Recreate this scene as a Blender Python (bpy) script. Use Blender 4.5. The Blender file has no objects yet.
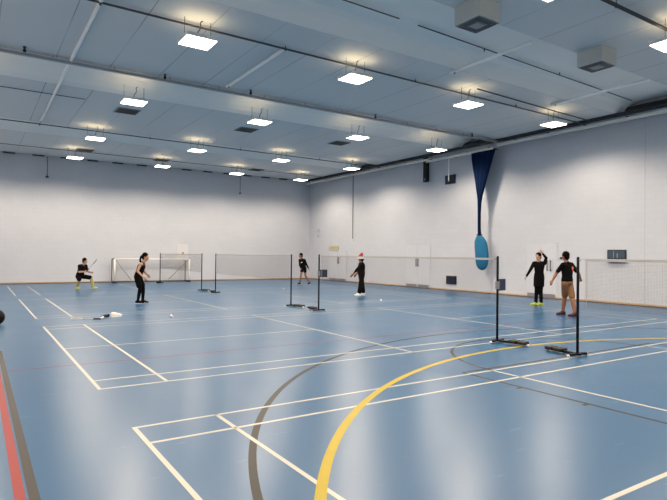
import bpy, bmesh, math, random
from mathutils import Vector, Matrix, Quaternion
random.seed(7)
PI = math.pi
scene = bpy.context.scene
COL = scene.collection

# ------------------------------------------------------------------ camera
cam_data = bpy.data.cameras.new('camera')
cam_data.sensor_width = 36.0
cam_data.lens = 542.7 / 667.0 * 36.0
cam_data.clip_end = 200
cam = bpy.data.objects.new('camera', cam_data)
COL.objects.link(cam)
Fv = Vector((0.55041, 0.83484, 0.00929)).normalized()
Rv = Vector((0.83478, -0.55049, 0.01060)).normalized()
Uv = Rv.cross(Fv).normalized()
Rv = Fv.cross(Uv).normalized()
m3 = Matrix((Rv, Uv, -Fv)).transposed()
cam.matrix_world = Matrix.Translation((-1.16996, -4.98294, 1.54250)) @ m3.to_4x4()
scene.camera = cam

# ------------------------------------------------------------------ world, exposure
world = bpy.data.worlds.new('world')
scene.world = world
world.use_nodes = True
world.node_tree.nodes['Background'].inputs[0].default_value = (0.02, 0.025, 0.03, 1)
world.node_tree.nodes['Background'].inputs[1].default_value = 0.3
vs = scene.view_settings
vs.view_transform = 'Standard'
vs.look = 'None'
vs.exposure = 0.0
vs.gamma = 1.0
vs.use_curve_mapping = False
LAMP_DOWN = 14.0      # diffuser emission
LAMP_W = 120.0        # power of each lamp's downward light
LAMP_SPREAD = PI
LAMP_UP = 13.0         # light leaving the upper slots

# ------------------------------------------------------------------ materials
def s2l(c):
    return tuple(((x / 12.92) if x <= 0.04045 else ((x + 0.055) / 1.055) ** 2.4) for x in c)
def rgb(r, g, b):
    return s2l((r / 255, g / 255, b / 255)) + (1,)
MATS = {}
def mat(name, col, rough=0.6, metal=0.0, noise=0.06, nscale=8.0, bump=0.0, spec=0.5, emit=None, estr=0):
    if name in MATS: return MATS[name]
    m = bpy.data.materials.new(name); m.use_nodes = True
    nt = m.node_tree; b = nt.nodes['Principled BSDF']
    b.inputs['Roughness'].default_value = rough
    b.inputs['Metallic'].default_value = metal
    b.inputs['Specular IOR Level'].default_value = spec
    tc = nt.nodes.new('ShaderNodeTexCoord')
    nz = nt.nodes.new('ShaderNodeTexNoise'); nz.inputs['Scale'].default_value = nscale
    nz.inputs['Detail'].default_value = 4
    nt.links.new(tc.outputs['Object'], nz.inputs['Vector'])
    mix = nt.nodes.new('ShaderNodeMix'); mix.data_type = 'RGBA'
    mix.inputs[6].default_value = tuple(c * (1 - noise) for c in col[:3]) + (1,)
    mix.inputs[7].default_value = tuple(min(1, c * (1 + noise)) for c in col[:3]) + (1,)
    nt.links.new(nz.outputs['Fac'], mix.inputs[0])
    nt.links.new(mix.outputs[2], b.inputs['Base Color'])
    if bump:
        bp = nt.nodes.new('ShaderNodeBump'); bp.inputs['Strength'].default_value = bump
        nt.links.new(nz.outputs['Fac'], bp.inputs['Height'])
        nt.links.new(bp.outputs[0], b.inputs['Normal'])
    if emit:
        b.inputs['Emission Color'].default_value = emit
        b.inputs['Emission Strength'].default_value = estr
    MATS[name] = m
    return m

def mat_blockwall(name, axis, col=(194, 199, 208)):
    """painted blockwork; axis = 0 for a wall running along x, 1 for a wall running along y"""
    m = bpy.data.materials.new(name); m.use_nodes = True
    nt = m.node_tree; b = nt.nodes['Principled BSDF']; L = nt.links
    tc = nt.nodes.new('ShaderNodeTexCoord')
    sp = nt.nodes.new('ShaderNodeSeparateXYZ'); L.new(tc.outputs['Object'], sp.inputs[0])
    cb = nt.nodes.new('ShaderNodeCombineXYZ')
    L.new(sp.outputs[axis], cb.inputs[0]); L.new(sp.outputs[2], cb.inputs[1])
    br = nt.nodes.new('ShaderNodeTexBrick')
    L.new(cb.outputs[0], br.inputs['Vector'])
    br.inputs['Scale'].default_value = 1.0
    br.inputs['Brick Width'].default_value = 0.44
    br.inputs['Row Height'].default_value = 0.215
    br.inputs['Mortar Size'].default_value = 0.008
    br.inputs['Mortar Smooth'].default_value = 0.4
    c = rgb(*col)
    br.inputs['Color1'].default_value = c
    br.inputs['Color2'].default_value = tuple(x * 0.975 for x in c[:3]) + (1,)
    br.inputs['Mortar'].default_value = tuple(x * 0.93 for x in c[:3]) + (1,)
    nz = nt.nodes.new('ShaderNodeTexNoise'); nz.inputs['Scale'].default_value = 0.9; nz.inputs['Detail'].default_value = 5
    L.new(tc.outputs['Object'], nz.inputs['Vector'])
    rr = nt.nodes.new('ShaderNodeMapRange'); rr.inputs[3].default_value = 0.94; rr.inputs[4].default_value = 1.04
    L.new(nz.outputs['Fac'], rr.inputs[0])
    mx = nt.nodes.new('ShaderNodeMix'); mx.data_type = 'RGBA'; mx.blend_type = 'MULTIPLY'; mx.inputs[0].default_value = 1
    L.new(br.outputs['Color'], mx.inputs[6]); L.new(rr.outputs[0], mx.inputs[7])
    L.new(mx.outputs[2], b.inputs['Base Color'])
    bp = nt.nodes.new('ShaderNodeBump'); bp.inputs['Strength'].default_value = 0.25; bp.inputs['Distance'].default_value = 0.01
    bp.invert = True
    L.new(br.outputs['Fac'], bp.inputs['Height']); L.new(bp.outputs[0], b.inputs['Normal'])
    b.inputs['Roughness'].default_value = 0.75
    b.inputs['Specular IOR Level'].default_value = 0.3
    return m

def mat_floor():
    m = bpy.data.materials.new('blue sports vinyl'); m.use_nodes = True
    nt = m.node_tree; b = nt.nodes['Principled BSDF']; L = nt.links
    tc = nt.nodes.new('ShaderNodeTexCoord')
    nz = nt.nodes.new('ShaderNodeTexNoise'); nz.inputs['Scale'].default_value = 0.55; nz.inputs['Detail'].default_value = 6
    L.new(tc.outputs['Object'], nz.inputs['Vector'])
    cr = nt.nodes.new('ShaderNodeMix'); cr.data_type = 'RGBA'
    cr.inputs[6].default_value = rgb(*FLOOR_A); cr.inputs[7].default_value = rgb(*FLOOR_B)
    L.new(nz.outputs['Fac'], cr.inputs[0])
    # sparse pale scuffs
    mp = nt.nodes.new('ShaderNodeMapping'); mp.inputs['Scale'].default_value = (1.0, 5.0, 1); mp.inputs['Rotation'].default_value = (0, 0, 0.9)
    L.new(tc.outputs['Object'], mp.inputs[0])
    n2 = nt.nodes.new('ShaderNodeTexNoise'); n2.inputs['Scale'].default_value = 2.2; n2.inputs['Detail'].default_value = 3
    L.new(mp.outputs[0], n2.inputs['Vector'])
    r2 = nt.nodes.new('ShaderNodeMapRange'); r2.inputs[1].default_value = 0.68; r2.inputs[2].default_value = 0.8; r2.inputs[4].default_value = 0.25
    L.new(n2.outputs['Fac'], r2.inputs[0])
    m2 = nt.nodes.new('ShaderNodeMix'); m2.data_type = 'RGBA'; m2.inputs[7].default_value = rgb(150, 175, 195)
    L.new(r2.outputs[0], m2.inputs[0]); L.new(cr.outputs[2], m2.inputs[6])
    L.new(m2.outputs[2], b.inputs['Base Color'])
    n3 = nt.nodes.new('ShaderNodeTexNoise'); n3.inputs['Scale'].default_value = 1.4; n3.inputs['Detail'].default_value = 4
    L.new(tc.outputs['Object'], n3.inputs['Vector'])
    r3 = nt.nodes.new('ShaderNodeMapRange'); r3.inputs[3].default_value = FLOOR_R - 0.012; r3.inputs[4].default_value = FLOOR_R + 0.03
    L.new(n3.outputs['Fac'], r3.inputs[0]); L.new(r3.outputs[0], b.inputs['Roughness'])
    b.inputs['Specular IOR Level'].default_value = 0.62
    n4 = nt.nodes.new('ShaderNodeTexNoise'); n4.inputs['Scale'].default_value = 1.1; n4.inputs['Detail'].default_value = 2
    L.new(tc.outputs['Object'], n4.inputs['Vector'])
    bp = nt.nodes.new('ShaderNodeBump'); bp.inputs['Strength'].default_value = 0.05; bp.inputs['Distance'].default_value = 0.02
    L.new(n4.outputs['Fac'], bp.inputs['Height']); L.new(bp.outputs[0], b.inputs['Normal'])
    return m

def mat_ceiling():
    m = bpy.data.materials.new('pale liner panels'); m.use_nodes = True
    nt = m.node_tree; b = nt.nodes['Principled BSDF']; L = nt.links
    tc = nt.nodes.new('ShaderNodeTexCoord')
    sp = nt.nodes.new('ShaderNodeSeparateXYZ'); L.new(tc.outputs['Object'], sp.inputs[0])
    # panel joints every 1.22 m across x
    ad = nt.nodes.new('ShaderNodeMath'); ad.operation = 'SUBTRACT'; ad.inputs[1].default_value = 0.38 - 12.2
    L.new(sp.outputs[0], ad.inputs[0])
    dv = nt.nodes.new('ShaderNodeMath'); dv.operation = 'DIVIDE'; dv.inputs[1].default_value = 1.22
    L.new(ad.outputs[0], dv.inputs[0])
    fr = nt.nodes.new('ShaderNodeMath'); fr.operation = 'FRACT'; L.new(dv.outputs[0], fr.inputs[0])
    lt = nt.nodes.new('ShaderNodeMath'); lt.operation = 'LESS_THAN'; lt.inputs[1].default_value = 0.018
    L.new(fr.outputs[0], lt.inputs[0])
    # joints are not equally open along their length
    nz = nt.nodes.new('ShaderNodeTexNoise'); nz.inputs['Scale'].default_value = 0.35
    L.new(tc.outputs['Object'], nz.inputs['Vector'])
    mr = nt.nodes.new('ShaderNodeMapRange'); mr.inputs[1].default_value = 0.35; mr.inputs[2].default_value = 0.6; mr.inputs[3].default_value = 0.15; mr.inputs[4].default_value = 0.65
    L.new(nz.outputs['Fac'], mr.inputs[0])
    mu = nt.nodes.new('ShaderNodeMath'); mu.operation = 'MULTIPLY'
    L.new(lt.outputs[0], mu.inputs[0]); L.new(mr.outputs[0], mu.inputs[1])
    mx = nt.nodes.new('ShaderNodeMix'); mx.data_type = 'RGBA'
    mx.inputs[6].default_value = rgb(*CEIL); mx.inputs[7].default_value = rgb(70, 78, 84)
    L.new(mu.outputs[0], mx.inputs[0]); L.new(mx.outputs[2], b.inputs['Base Color'])
    b.inputs['Roughness'].default_value = 0.55
    b.inputs['Specular IOR Level'].default_value = 0.35
    return m

FLOOR_A = (0, 73, 114); FLOOR_B = (1, 81, 124); FLOOR_R = 0.30
CEIL = (198, 203, 205)
M_FLOOR = mat_floor()
M_CEIL = mat_ceiling()
M_WALLX = mat_blockwall('painted blockwork along x', 0)
M_WALLY = mat_blockwall('painted blockwork along y', 1)
M_WHITE = mat('white paint', rgb(225, 225, 222), 0.45)
M_LINEW = mat('white court line', rgb(182, 180, 168), 0.4, noise=0.05, nscale=3)
M_LINEY = mat('yellow court line', rgb(166, 146, 0), 0.45, spec=.3, noise=0.08, nscale=5)
M_LINEB = mat('brown court line', rgb(40, 35, 30), 0.45, spec=.3, noise=0.08)
M_LINER = mat('red court line', rgb(135, 24, 24), 0.45, spec=.3, noise=0.08)
M_SKIRT = mat('varnished skirting wood', rgb(176, 152, 122), 0.5, noise=0.12, nscale=3)
M_DARK = mat('painted gap shade and bracket steel', rgb(30, 32, 35), 0.6)  # near-black shade for the ceiling edge gap; also colours the rail and speaker brackets
M_STEELG = mat('grey steel', rgb(120, 125, 128), 0.45, 0.3)
M_PIPE = mat('dark grey pipe', rgb(62, 64, 66), 0.5)
M_PIPEW = mat('white conduit', rgb(244, 244, 242), 0.5)
M_NAVY = mat('navy powder coat', rgb(10, 13, 30), 0.6, spec=.2)
M_NAVYP = mat('navy panel', rgb(20, 34, 64), 0.5)
M_BLACK = mat('black rubber', rgb(9, 9, 11), 0.6)
M_NETC = mat('net cord', rgb(52, 42, 37), 0.9, spec=.1)
M_TAPE = mat('white net tape', rgb(170, 168, 167), 0.8)
M_DIFF = mat('lamp diffuser', rgb(250, 245, 235), 0.4, emit=(1.0, 0.905, 0.79, 1), estr=LAMP_DOWN)
M_UPL = mat('lamp upper slot', rgb(250, 245, 235), 0.4, emit=(1.0, 0.76, 0.46, 1), estr=LAMP_UP)
M_SKIN = mat('skin tan', rgb(140, 96, 72), 0.55)
M_SKIN2 = mat('skin light', rgb(178, 134, 110), 0.55)
M_HAIR = mat('black hair', rgb(8, 6, 5), 0.9, spec=.1, nscale=60, noise=0.3)
M_CBLK = mat('black sportswear', rgb(5, 5, 6), 0.95, nscale=30, noise=0.2, spec=.15)
M_CNAVY = mat('dark charcoal jersey', rgb(6, 6, 7), 0.95, nscale=30, noise=0.2, spec=.15)
M_BROWN = mat('tan shorts cloth', rgb(118, 84, 54), 0.8, nscale=30, noise=0.15)
M_RED = mat('red felt', rgb(150, 14, 24), 0.85)
M_FUR = mat('white plush', rgb(235, 232, 228), 0.95, nscale=60, noise=0.1, bump=0.5)
M_YEL = mat('fluorescent yellow', rgb(178, 186, 74), 0.7)
M_MAROON = mat('maroon shoe', rgb(62, 20, 26), 0.7)
M_ORANGE = mat('orange print', rgb(215, 110, 70), 0.7)
M_CURT = mat('navy divider curtain', rgb(6, 26, 58), 0.9, spec=.1, nscale=20, noise=0.15)
M_BAG = mat('blue curtain bag', rgb(8, 100, 142), 0.8, nscale=14, noise=0.15, bump=0.3)
M_SIGNY = mat('pale yellow sign', rgb(186, 182, 152), 0.6)
M_EYE = mat('eye white', rgb(230, 228, 224), 0.3)
M_FLOORM = mat('alu', rgb(165, 168, 170), 0.35, 0.8)

# ------------------------------------------------------------------ helpers
def link(o, parent=None):
    COL.objects.link(o)
    if parent is not None: o.parent = parent
    return o
def obj(name, bm, m, parent=None, smooth=False, loc=None):
    me = bpy.data.meshes.new(name)
    bmesh.ops.recalc_face_normals(bm, faces=bm.faces)
    bm.to_mesh(me); bm.free()
    for mm in (m if isinstance(m, (list, tuple)) else [m]): me.materials.append(mm)
    if smooth:
        for p in me.polygons: p.use_smooth = True
    o = bpy.data.objects.new(name, me)
    if loc: o.location = loc
    return link(o, parent)
def struct(name, bm, m, parent=None, **k):
    o = obj(name, bm, m, parent, **k)
    if parent is None: o['kind'] = 'structure'
    return o
def tag(o, label, cat, group=None):
    o['label'] = label; o['category'] = cat
    if group: o['group'] = group
    return o
def thing(name, label, cat, loc=(0, 0, 0), rz=0, group=None):
    o = bpy.data.objects.new(name, None); link(o)
    o.empty_display_size = 0.1
    o.location = loc; o.rotation_euler = (0, 0, rz)
    return tag(o, label, cat, group)
def dup(root, loc=None, rz=None, label=None, parent=None):
    r = root.copy(); COL.objects.link(r)
    if parent is not None: r.parent = parent
    if loc is not None: r.location = loc
    if rz is not None: r.rotation_euler = (0, 0, rz)
    if label: r['label'] = label
    for ch in list(root.children): dup(ch, parent=r)
    return r
def BM(): return bmesh.new()
def box(bm, x0, x1, y0, y1, z0, z1, bevel=0, mi=0):
    vs_ = [bm.verts.new((x, y, z)) for z in (z0, z1) for y in (y0, y1) for x in (x0, x1)]
    fs = [(0, 2, 3, 1), (4, 5, 7, 6), (0, 1, 5, 4), (2, 6, 7, 3), (0, 4, 6, 2), (1, 3, 7, 5)]
    F = [bm.faces.new([vs_[i] for i in f]) for f in fs]
    for f in F: f.material_index = mi
    if bevel:
        E = list({e for f in F for e in f.edges})
        bmesh.ops.bevel(bm, geom=E, offset=bevel, segments=2, affect='EDGES', profile=0.5)
def quad(bm, pts, mi=0):
    f = bm.faces.new([bm.verts.new(p) for p in pts]); f.material_index = mi; return f
def frame_of(d):
    d = d.normalized()
    a = Vector((0, 0, 1)) if abs(d.z) < 0.9 else Vector((1, 0, 0))
    u = d.cross(a).normalized(); v = d.cross(u).normalized()
    return u, v
def rings(bm, secs, n=14, cap=True, mi=0):
    """secs: list of (centre, axis_u, axis_v) elliptical sections"""
    R = []
    for c, u, v in secs:
        R.append([bm.verts.new(c + u * math.cos(2 * PI * i / n) + v * math.sin(2 * PI * i / n)) for i in range(n)])
    for a, b in zip(R, R[1:]):
        for i in range(n):
            f = bm.faces.new((a[i], a[(i + 1) % n], b[(i + 1) % n], b[i])); f.material_index = mi
    if cap:
        f = bm.faces.new(R[0][::-1]); f.material_index = mi
        f = bm.faces.new(R[-1]); f.material_index = mi
def tube(bm, pts, r, n=8, mi=0):
    pts = [Vector(p) for p in pts]
    rs = r if isinstance(r, (list, tuple)) else [r] * len(pts)
    secs = []; u0 = None
    for i, p in enumerate(pts):
        d = (pts[min(i + 1, len(pts) - 1)] - pts[max(i - 1, 0)])
        if u0 is None: u, v = frame_of(d)
        else:
            dn = d.normalized(); u = (u0 - dn * u0.dot(dn)).normalized(); v = dn.cross(u)
        u0 = u; secs.append((p, u * rs[i], v * rs[i]))
    rings(bm, secs, n, mi=mi)
def capsule(bm, p, q, r1, r2, n=12):
    p, q = Vector(p), Vector(q); d = (q - p)
    if d.length < 1e-6: d = Vector((0, 0, 1e-4))
    dn = d.normalized(); u, v = frame_of(d); secs = []
    for a in (80, 55, 25): a = math.radians(a); secs.append((p - dn * r1 * math.sin(a), u * r1 * math.cos(a), v * r1 * math.cos(a)))
    secs.append((p, u * r1, v * r1)); secs.append((q, u * r2, v * r2))
    for a in (25, 55, 80): a = math.radians(a); secs.append((q + dn * r2 * math.sin(a), u * r2 * math.cos(a), v * r2 * math.cos(a)))
    rings(bm, secs, n)
def ellipsoid(bm, c, a, b, d, n=14, k=8):
    """a,b,d: half-axis vectors"""
    c = Vector(c); secs = []
    for i in range(k + 1):
        t = -PI / 2 * 0.97 + PI * 0.97 * i / k
        secs.append((c + d * math.sin(t), a * math.cos(t), b * math.cos(t)))
    rings(bm, secs, n)
def remeshed(name, bm, m, parent, vox, smooth_it=4):
    me = bpy.data.meshes.new('tmp'); bmesh.ops.recalc_face_normals(bm, faces=bm.faces)
    bm.to_mesh(me); bm.free()
    t = bpy.data.objects.new('tmp', me); COL.objects.link(t)
    md = t.modifiers.new('r', 'REMESH'); md.mode = 'VOXEL'; md.voxel_size = vox
    sm = t.modifiers.new('s', 'SMOOTH'); sm.iterations = smooth_it; sm.factor = 0.5
    dg = bpy.context.evaluated_depsgraph_get()
    nm = bpy.data.meshes.new_from_object(t.evaluated_get(dg))
    bpy.data.objects.remove(t); bpy.data.meshes.remove(me)
    nm.name = name; nm.materials.clear(); nm.materials.append(m)
    for p in nm.polygons: p.use_smooth = True
    return link(bpy.data.objects.new(name, nm), parent)

# ------------------------------------------------------------------ room shell
XL, XR, YF, YB = -3.4, 16.75, -8.0, 25.0
ZC, ZW = 6.25, 6.75
bm = BM(); box(bm, XL - .2, XR + .2, YF - .2, YB + .2, -0.2, 0); floor = struct('floor', bm, M_FLOOR)
bm = BM(); box(bm, XL - .2, XR + .2, YB, YB + .2, 0, ZW + .3); struct('wall_back', bm, M_WALLX)
bm = BM(); box(bm, XR, XR + .2, YF, YB, 0, ZW + .3); wall_right = struct('wall_right', bm, M_WALLY)
bm = BM(); box(bm, XL - .2, XL, YF, YB, 0, ZW + .3); struct('wall_left', bm, M_WALLY)
bm = BM(); box(bm, XL - .2, XR + .2, YF - .2, YF, 0, ZW + .3); struct('wall_front', bm, M_WALLX)

# folded ceiling: flat lower soffits with shallow troughs between them (profile in y, run along x)
prof = [(-7.9, 6.25), (-5.0, 6.25), (-5.0, 6.58), (-3.2, 6.58), (-2.55, 6.25), (2.35, 6.25), (2.36, 6.58), (4.25, 6.58), (4.4, 6.53), (4.52, 6.44), (4.62, 6.34), (4.70, 6.25),
        (9.70, 6.25), (9.71, 6.58), (11.0, 6.58), (11.3, 6.54), (11.55, 6.44), (11.75, 6.32), (11.95, 6.25), (17.3, 6.25), (17.31, 6.58), (18.8, 6.58), (19.4, 6.25), (24.82, 6.25)]
bm = BM()
x0, x1 = XL + .18, XR - .2
for (ya, za), (yb, zb) in zip(prof, prof[1:]):
    quad(bm, [(x0, ya, za), (x1, ya, za), (x1, yb, zb), (x0, yb, zb)], 0 if za == zb == 6.25 else 1)
box(bm, XL - .2, XR + .2, YF - .2, YB + .2, ZW + .3, ZW + .5)
# side edges of the liner
for xx in (x0, x1):
    for (ya, za), (yb, zb) in zip(prof, prof[1:]):
        if abs(ya - yb) > .02: quad(bm, [(xx, ya, za), (xx, yb, zb), (xx, yb, zb + .12), (xx, ya, za + .12)])
struct('ceiling', bm, [M_CEIL, mat('lighter trough', rgb(226, 228, 226), .6, noise=.02, nscale=1)])  # trough faces are a lighter tone than the flat soffits
# dark boxes that paint in the shadow gap between liner and walls
bm = BM(); box(bm, XR - .26, XR - .02, YF + .05, YB - .05, 6.36, 6.46); struct('gap_shade_1', bm, M_DARK)
bm = BM(); box(bm, XR - .60, XR - .40, YF + .1, YB - .3, 6.17, 6.249); struct('gap_shade_3', bm, M_DARK)
bm = BM(); box(bm, XL + .05, XR - .3, YB - .24, YB - .02, 6.30, 6.42)
for k in range(16):
    xx = XL + .8 + k * 1.22
    if xx < XR - .6: box(bm, xx, xx + .5, YB - .2, YB - .02, 6.2, 6.3)
struct('gap_shade_2', bm, M_DARK)
bm = BM(); box(bm, XR - .02, XR - .001, YF, YB - .02, 0.0, 0.075, 0.004); struct('baseboard_right', bm, M_SKIRT)
bm = BM(); box(bm, XL, XR - .02, YB - .02, YB - .001, 0.0, 0.075, 0.004); struct('baseboard_back', bm, M_SKIRT)
bm = BM(); box(bm, XL, XR - .03, YB - .026, YB - .02, 0.0, 0.03); box(bm, XR - .026, XR - .02, YF, YB - .03, 0.0, 0.025); struct('trim_4', bm, mat('brown floor edge', rgb(92, 70, 52), .5))

# ------------------------------------------------------------------ floor markings (children of the floor)
ZL = 0.0012
def strip(bm, xa, ya, xb, yb, w=0.04, z=ZL):
    a = Vector((xa, ya, z)); b = Vector((xb, yb, z)); d = (b - a).normalized(); n = Vector((-d.y, d.x, 0)) * w / 2
    quad(bm, [a - n, b - n, b + n, a + n])
def arc(bm, cx, cy, r, a0, a1, w, z, n=96):
    pr = None
    for i in range(n + 1):
        a = math.radians(a0 + (a1 - a0) * i / n); c, s = math.cos(a), math.sin(a)
        q = ((cx + (r - w / 2) * c, cy + (r - w / 2) * s, z), (cx + (r + w / 2) * c, cy + (r + w / 2) * s, z))
        if pr: quad(bm, [pr[0], pr[1], q[1], q[0]])
        pr = q
COURTS = [-6.1, 1.565, 9.23, 16.9]
for y in COURTS:
    bm = BM()
    for xx in (.02, .78, 4.70, 8.70, 12.62, 13.38): strip(bm, xx, y, xx, y + 6.1)
    for yy in (.02, .48, 5.62, 6.08): strip(bm, .04 if 1 else 0, y + yy, 13.36, y + yy)
    strip(bm, .04, y + 3.05, 4.68, y + 3.05); strip(bm, 8.72, y + 3.05, 13.36, y + 3.05)
    obj('badminton_court_lines', bm, M_LINEW, floor)
bm = BM(); strip(bm, 15.75, 2.0, 15.75, 24.2, 0.05); strip(bm, 13.9, 1.9, 15.75, 2.02, .05); obj('boundary_line', bm, M_LINEW, floor)
bm = BM()
arc(bm, 6.612, -6.152, 7.208, 180, 0, 0.078, ZL + .0006, 140)
obj('goal_area_arc', bm, M_LINEY, floor)
bm = BM()
arc(bm, 6.865, -4.119, 6.906, 180, 0, 0.062, ZL - .0005, 140); strip(bm, -.041, -7.9, -.041, -4.119, .065, ZL - .0005)
arc(bm, 6.674, -0.097, 1.971, 180, 0, 0.05, ZL - .0005, 80)
strip(bm, 4.25, .09, 9.10, .09, .05, ZL - .0005)
strip(bm, 4.25, -7.5, 4.25, .1, .05, ZL - .0005); strip(bm, 9.10, -7.5, 9.10, .1, .05, ZL - .0005)
for yy in (-.85, -1.68): strip(bm, 4.15, yy, 4.25, yy, .05, ZL - .0005); strip(bm, 9.1, yy, 9.2, yy, .05, ZL - .0005)
strip(bm, -.84, -7.9, -.84, 4.9, .06, ZL - .0005)
obj('basketball_lines', bm, M_LINEB, floor)
bm = BM(); strip(bm, -.917, -7.9, -.917, 3.2, .062, ZL - .0008); strip(bm, -.917, 3.17, 13, 3.17, .03, ZL - .0008)
obj('volleyball_lines', bm, M_LINER, floor)

# ------------------------------------------------------------------ doors in the right wall (door_n: leaf panels with handles and kick plates)
def double_door(n, y0, y1, h, handle_y, kick=True):
    yc = (y0 + y1) / 2
    bm = BM()
    box(bm, XR - .016, XR + .0, y0 - .06, y0, 0, h + .06); box(bm, XR - .016, XR, y1, y1 + .06, 0, h + .06)
    box(bm, XR - .016, XR, y0, y1, h, h + .06)
    d = struct('door_%d' % n, bm, mat('door frame', rgb(190, 195, 204), .6))
    for a, b in ((y0, yc - .003), (yc + .003, y1)):
        bm = BM(); box(bm, XR - .018, XR - .001, a + .003, b - .003, 0.012, h - .003, .002)
        lf = obj('door_leaf', bm, mat('door leaf', rgb(194, 199, 208), .6), d)
        if kick:
            bm = BM(); box(bm, XR - .021, XR - .018, a + .03, b - .03, 0.02, .17); obj('kick_plate', bm, mat('brushed plate', rgb(140, 140, 142), .4, .5), lf)
    for s in (-1, 1):
        bm = BM(); yy = handle_y + s * .07
        tube(bm, [(XR - .07, yy, 1.03), (XR - .07, yy, 1.44)], .017, 10)
        for z in (1.08, 1.39): tube(bm, [(XR - .07, yy, z), (XR - .018, yy, z)], .010, 8)
        obj('door_handle', bm, mat('dark door pull', rgb(70, 68, 74), .4, .3), d)
    return d
d1 = double_door(1, 7.22, 8.50, 2.05, 7.50)
d2 = double_door(2, 13.92, 15.60, 2.05, 14.74)
d3 = double_door(3, 20.85, 22.65, 1.75, 21.6)

# ------------------------------------------------------------------ ceiling services
def pipe(label, pts, r, m=M_PIPE, name='ceiling_pipe', cat='pipe', clips=None, group=None):
    t = thing(name, label, cat, pts[0], 0, group)
    o = Vector(pts[0])
    bm = BM(); tube(bm, [Vector(p) - o for p in pts], r, 10); obj('tube', bm, m, t, True)
    if clips:
        for c, zt in clips:
            c = Vector(c) - o; bm = BM()
            tube(bm, [c + Vector((0, 0, zt - o.z - c.z)), c + Vector((0, 0, -.05))], .008, 6)
            tube(bm, [c + Vector((0, 0, r + .004)), c + Vector((0, 0, -r - .012))], min(r + .004, .022), 8)
            obj('hanger', bm, M_PIPE, t)
    return t
XS = [2.5, 6.4, 10.3, 14.2]
def cl(y, z, zt, xs): return [((x, y, z), zt) for x in xs]
pipe('dark conduit running above the lamp row nearest the camera in view', [(-3.1, 5.75, 6.18), (16.4, 5.95, 6.18)], .022, clips=cl(5.82, 6.18, 6.25, [.7, 4.6, 8.5, 12.6]))
pipe('dark conduit above the lamp row third from the back', [(-3.1, 17.05, 6.14), (16.4, 17.35, 6.14)], .02, clips=cl(17.2, 6.14, 6.25, [.7, 4.6, 8.5, 12.6]))
pipe('dark conduit at the top right above the lamp cut by the frame', [(7.5, .42, 6.14), (16.4, .42, 6.14)], .035, clips=cl(.42, 6.14, 6.25, [8.5, 12.4]))
pipe('thin dark cable in the trough beyond the two boxed air units', [(-3.0, 3.6, 6.53), (6.2, 3.78, 6.53)], .014, name='ceiling_cable', cat='cable', clips=cl(3.7, 6.53, 6.58, [.7, 4.0]))
pipe('thin dark cable in the near trough right of the gap', [(6.75, 3.8, 6.53), (16.1, 4.15, 6.53)], .014, name='ceiling_cable', cat='cable', clips=cl(3.93, 6.53, 6.58, [9, 12]))
pipe('short thin dark cable stub behind the middle trough at the left edge', [(-3.0, 12.95, 6.2), (1.55, 12.95, 6.2)], .012, name='ceiling_cable', cat='cable')
pipe('thin dark conduit with blunt end between two right-hand lamps', [(10.35, 5.35, 6.18), (16.3, 5.6, 6.18)], .02, name='ceiling_cable', cat='cable')
pipe('thin dark cable along the last soffit before the back wall', [(-3.0, 22.35, 6.19), (16.3, 22.35, 6.19)], .014, name='ceiling_cable', cat='cable')
# grey cable tray on the lip of the middle trough
t = thing('cable_tray', 'grey cable tray along the edge of the middle ceiling trough', 'cable tray', (-3.1, 9.58, 6.13))
bm = BM(); box(bm, 0, 19.45, -.06, .06, 0, .012); box(bm, 0, 19.45, -.06, -.052, 0, .06); box(bm, 0, 19.45, .052, .06, 0, .06)
obj('tray', bm, mat('tray grey', rgb(160, 164, 168), .5), t)
for k in range(14):
    bm = BM(); box(bm, .6 + k * 1.4, .62 + k * 1.4, -.01, .01, .012, .12); obj('hanger', bm, M_STEELG, t)
bm = BM()
for yy in (-.03, 0, .03): tube(bm, [(0.05, yy, .025), (19.4, yy, .025)], .011, 8)
obj('cable_bundle', bm, M_PIPE, t)
# white conduits across the hall
WP = [('white conduit crossing the ceiling near the left edge', .70, 5.0, 17.0), ('white conduit crossing the ceiling above the second lamp column', 4.62, 5.9, 9.3),
      ('white conduit crossing the near trough between the two boxed air units', 8.85, 2.5, 4.9), ('white conduit crossing the near trough right of the boxed air units', 13.45, 2.3, 5.2)]
for lab, xx, ya, yb in WP:
    pipe(lab, [(xx, ya, 6.21), (xx, yb, 6.21)], .04, M_PIPEW, 'ceiling_conduit', 'conduit', clips=[((xx, yb - .15, 6.20), 6.27)])
# black smoke sensors
for lab, xx, yy in [('small black downward sensor on the soffit edge at the far left', -.30, 9.3), ('small black downward sensor on the soffit edge right of the second lamp', 2.92, 9.35),
                    ('small black sensor on the soffit edge left of the middle lamps', 5.35, 9.3), ('small black sensor on the soffit edge above the third lamp column', 9.9, 9.35), ('small black sensor on the soffit edge closest to the right wall', 14.6, 9.4)]:
    t = thing('ceiling_sensor', lab, 'sensor', (xx, yy, 6.25), 0, 'black sensors along the soffit')
    bm = BM(); tube(bm, [(0, 0, 0), (0, 0, -.03), (0, 0, -.035)], [.035, .035, .015], 12); obj('mount', bm, M_PIPE, t)
    bm = BM(); tube(bm, [(0, 0, -.03), (0, 0, -.10), (0, 0, -.13)], [.015, .04, .025], 12); obj('sensor_head', bm, M_BLACK, t)
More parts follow.
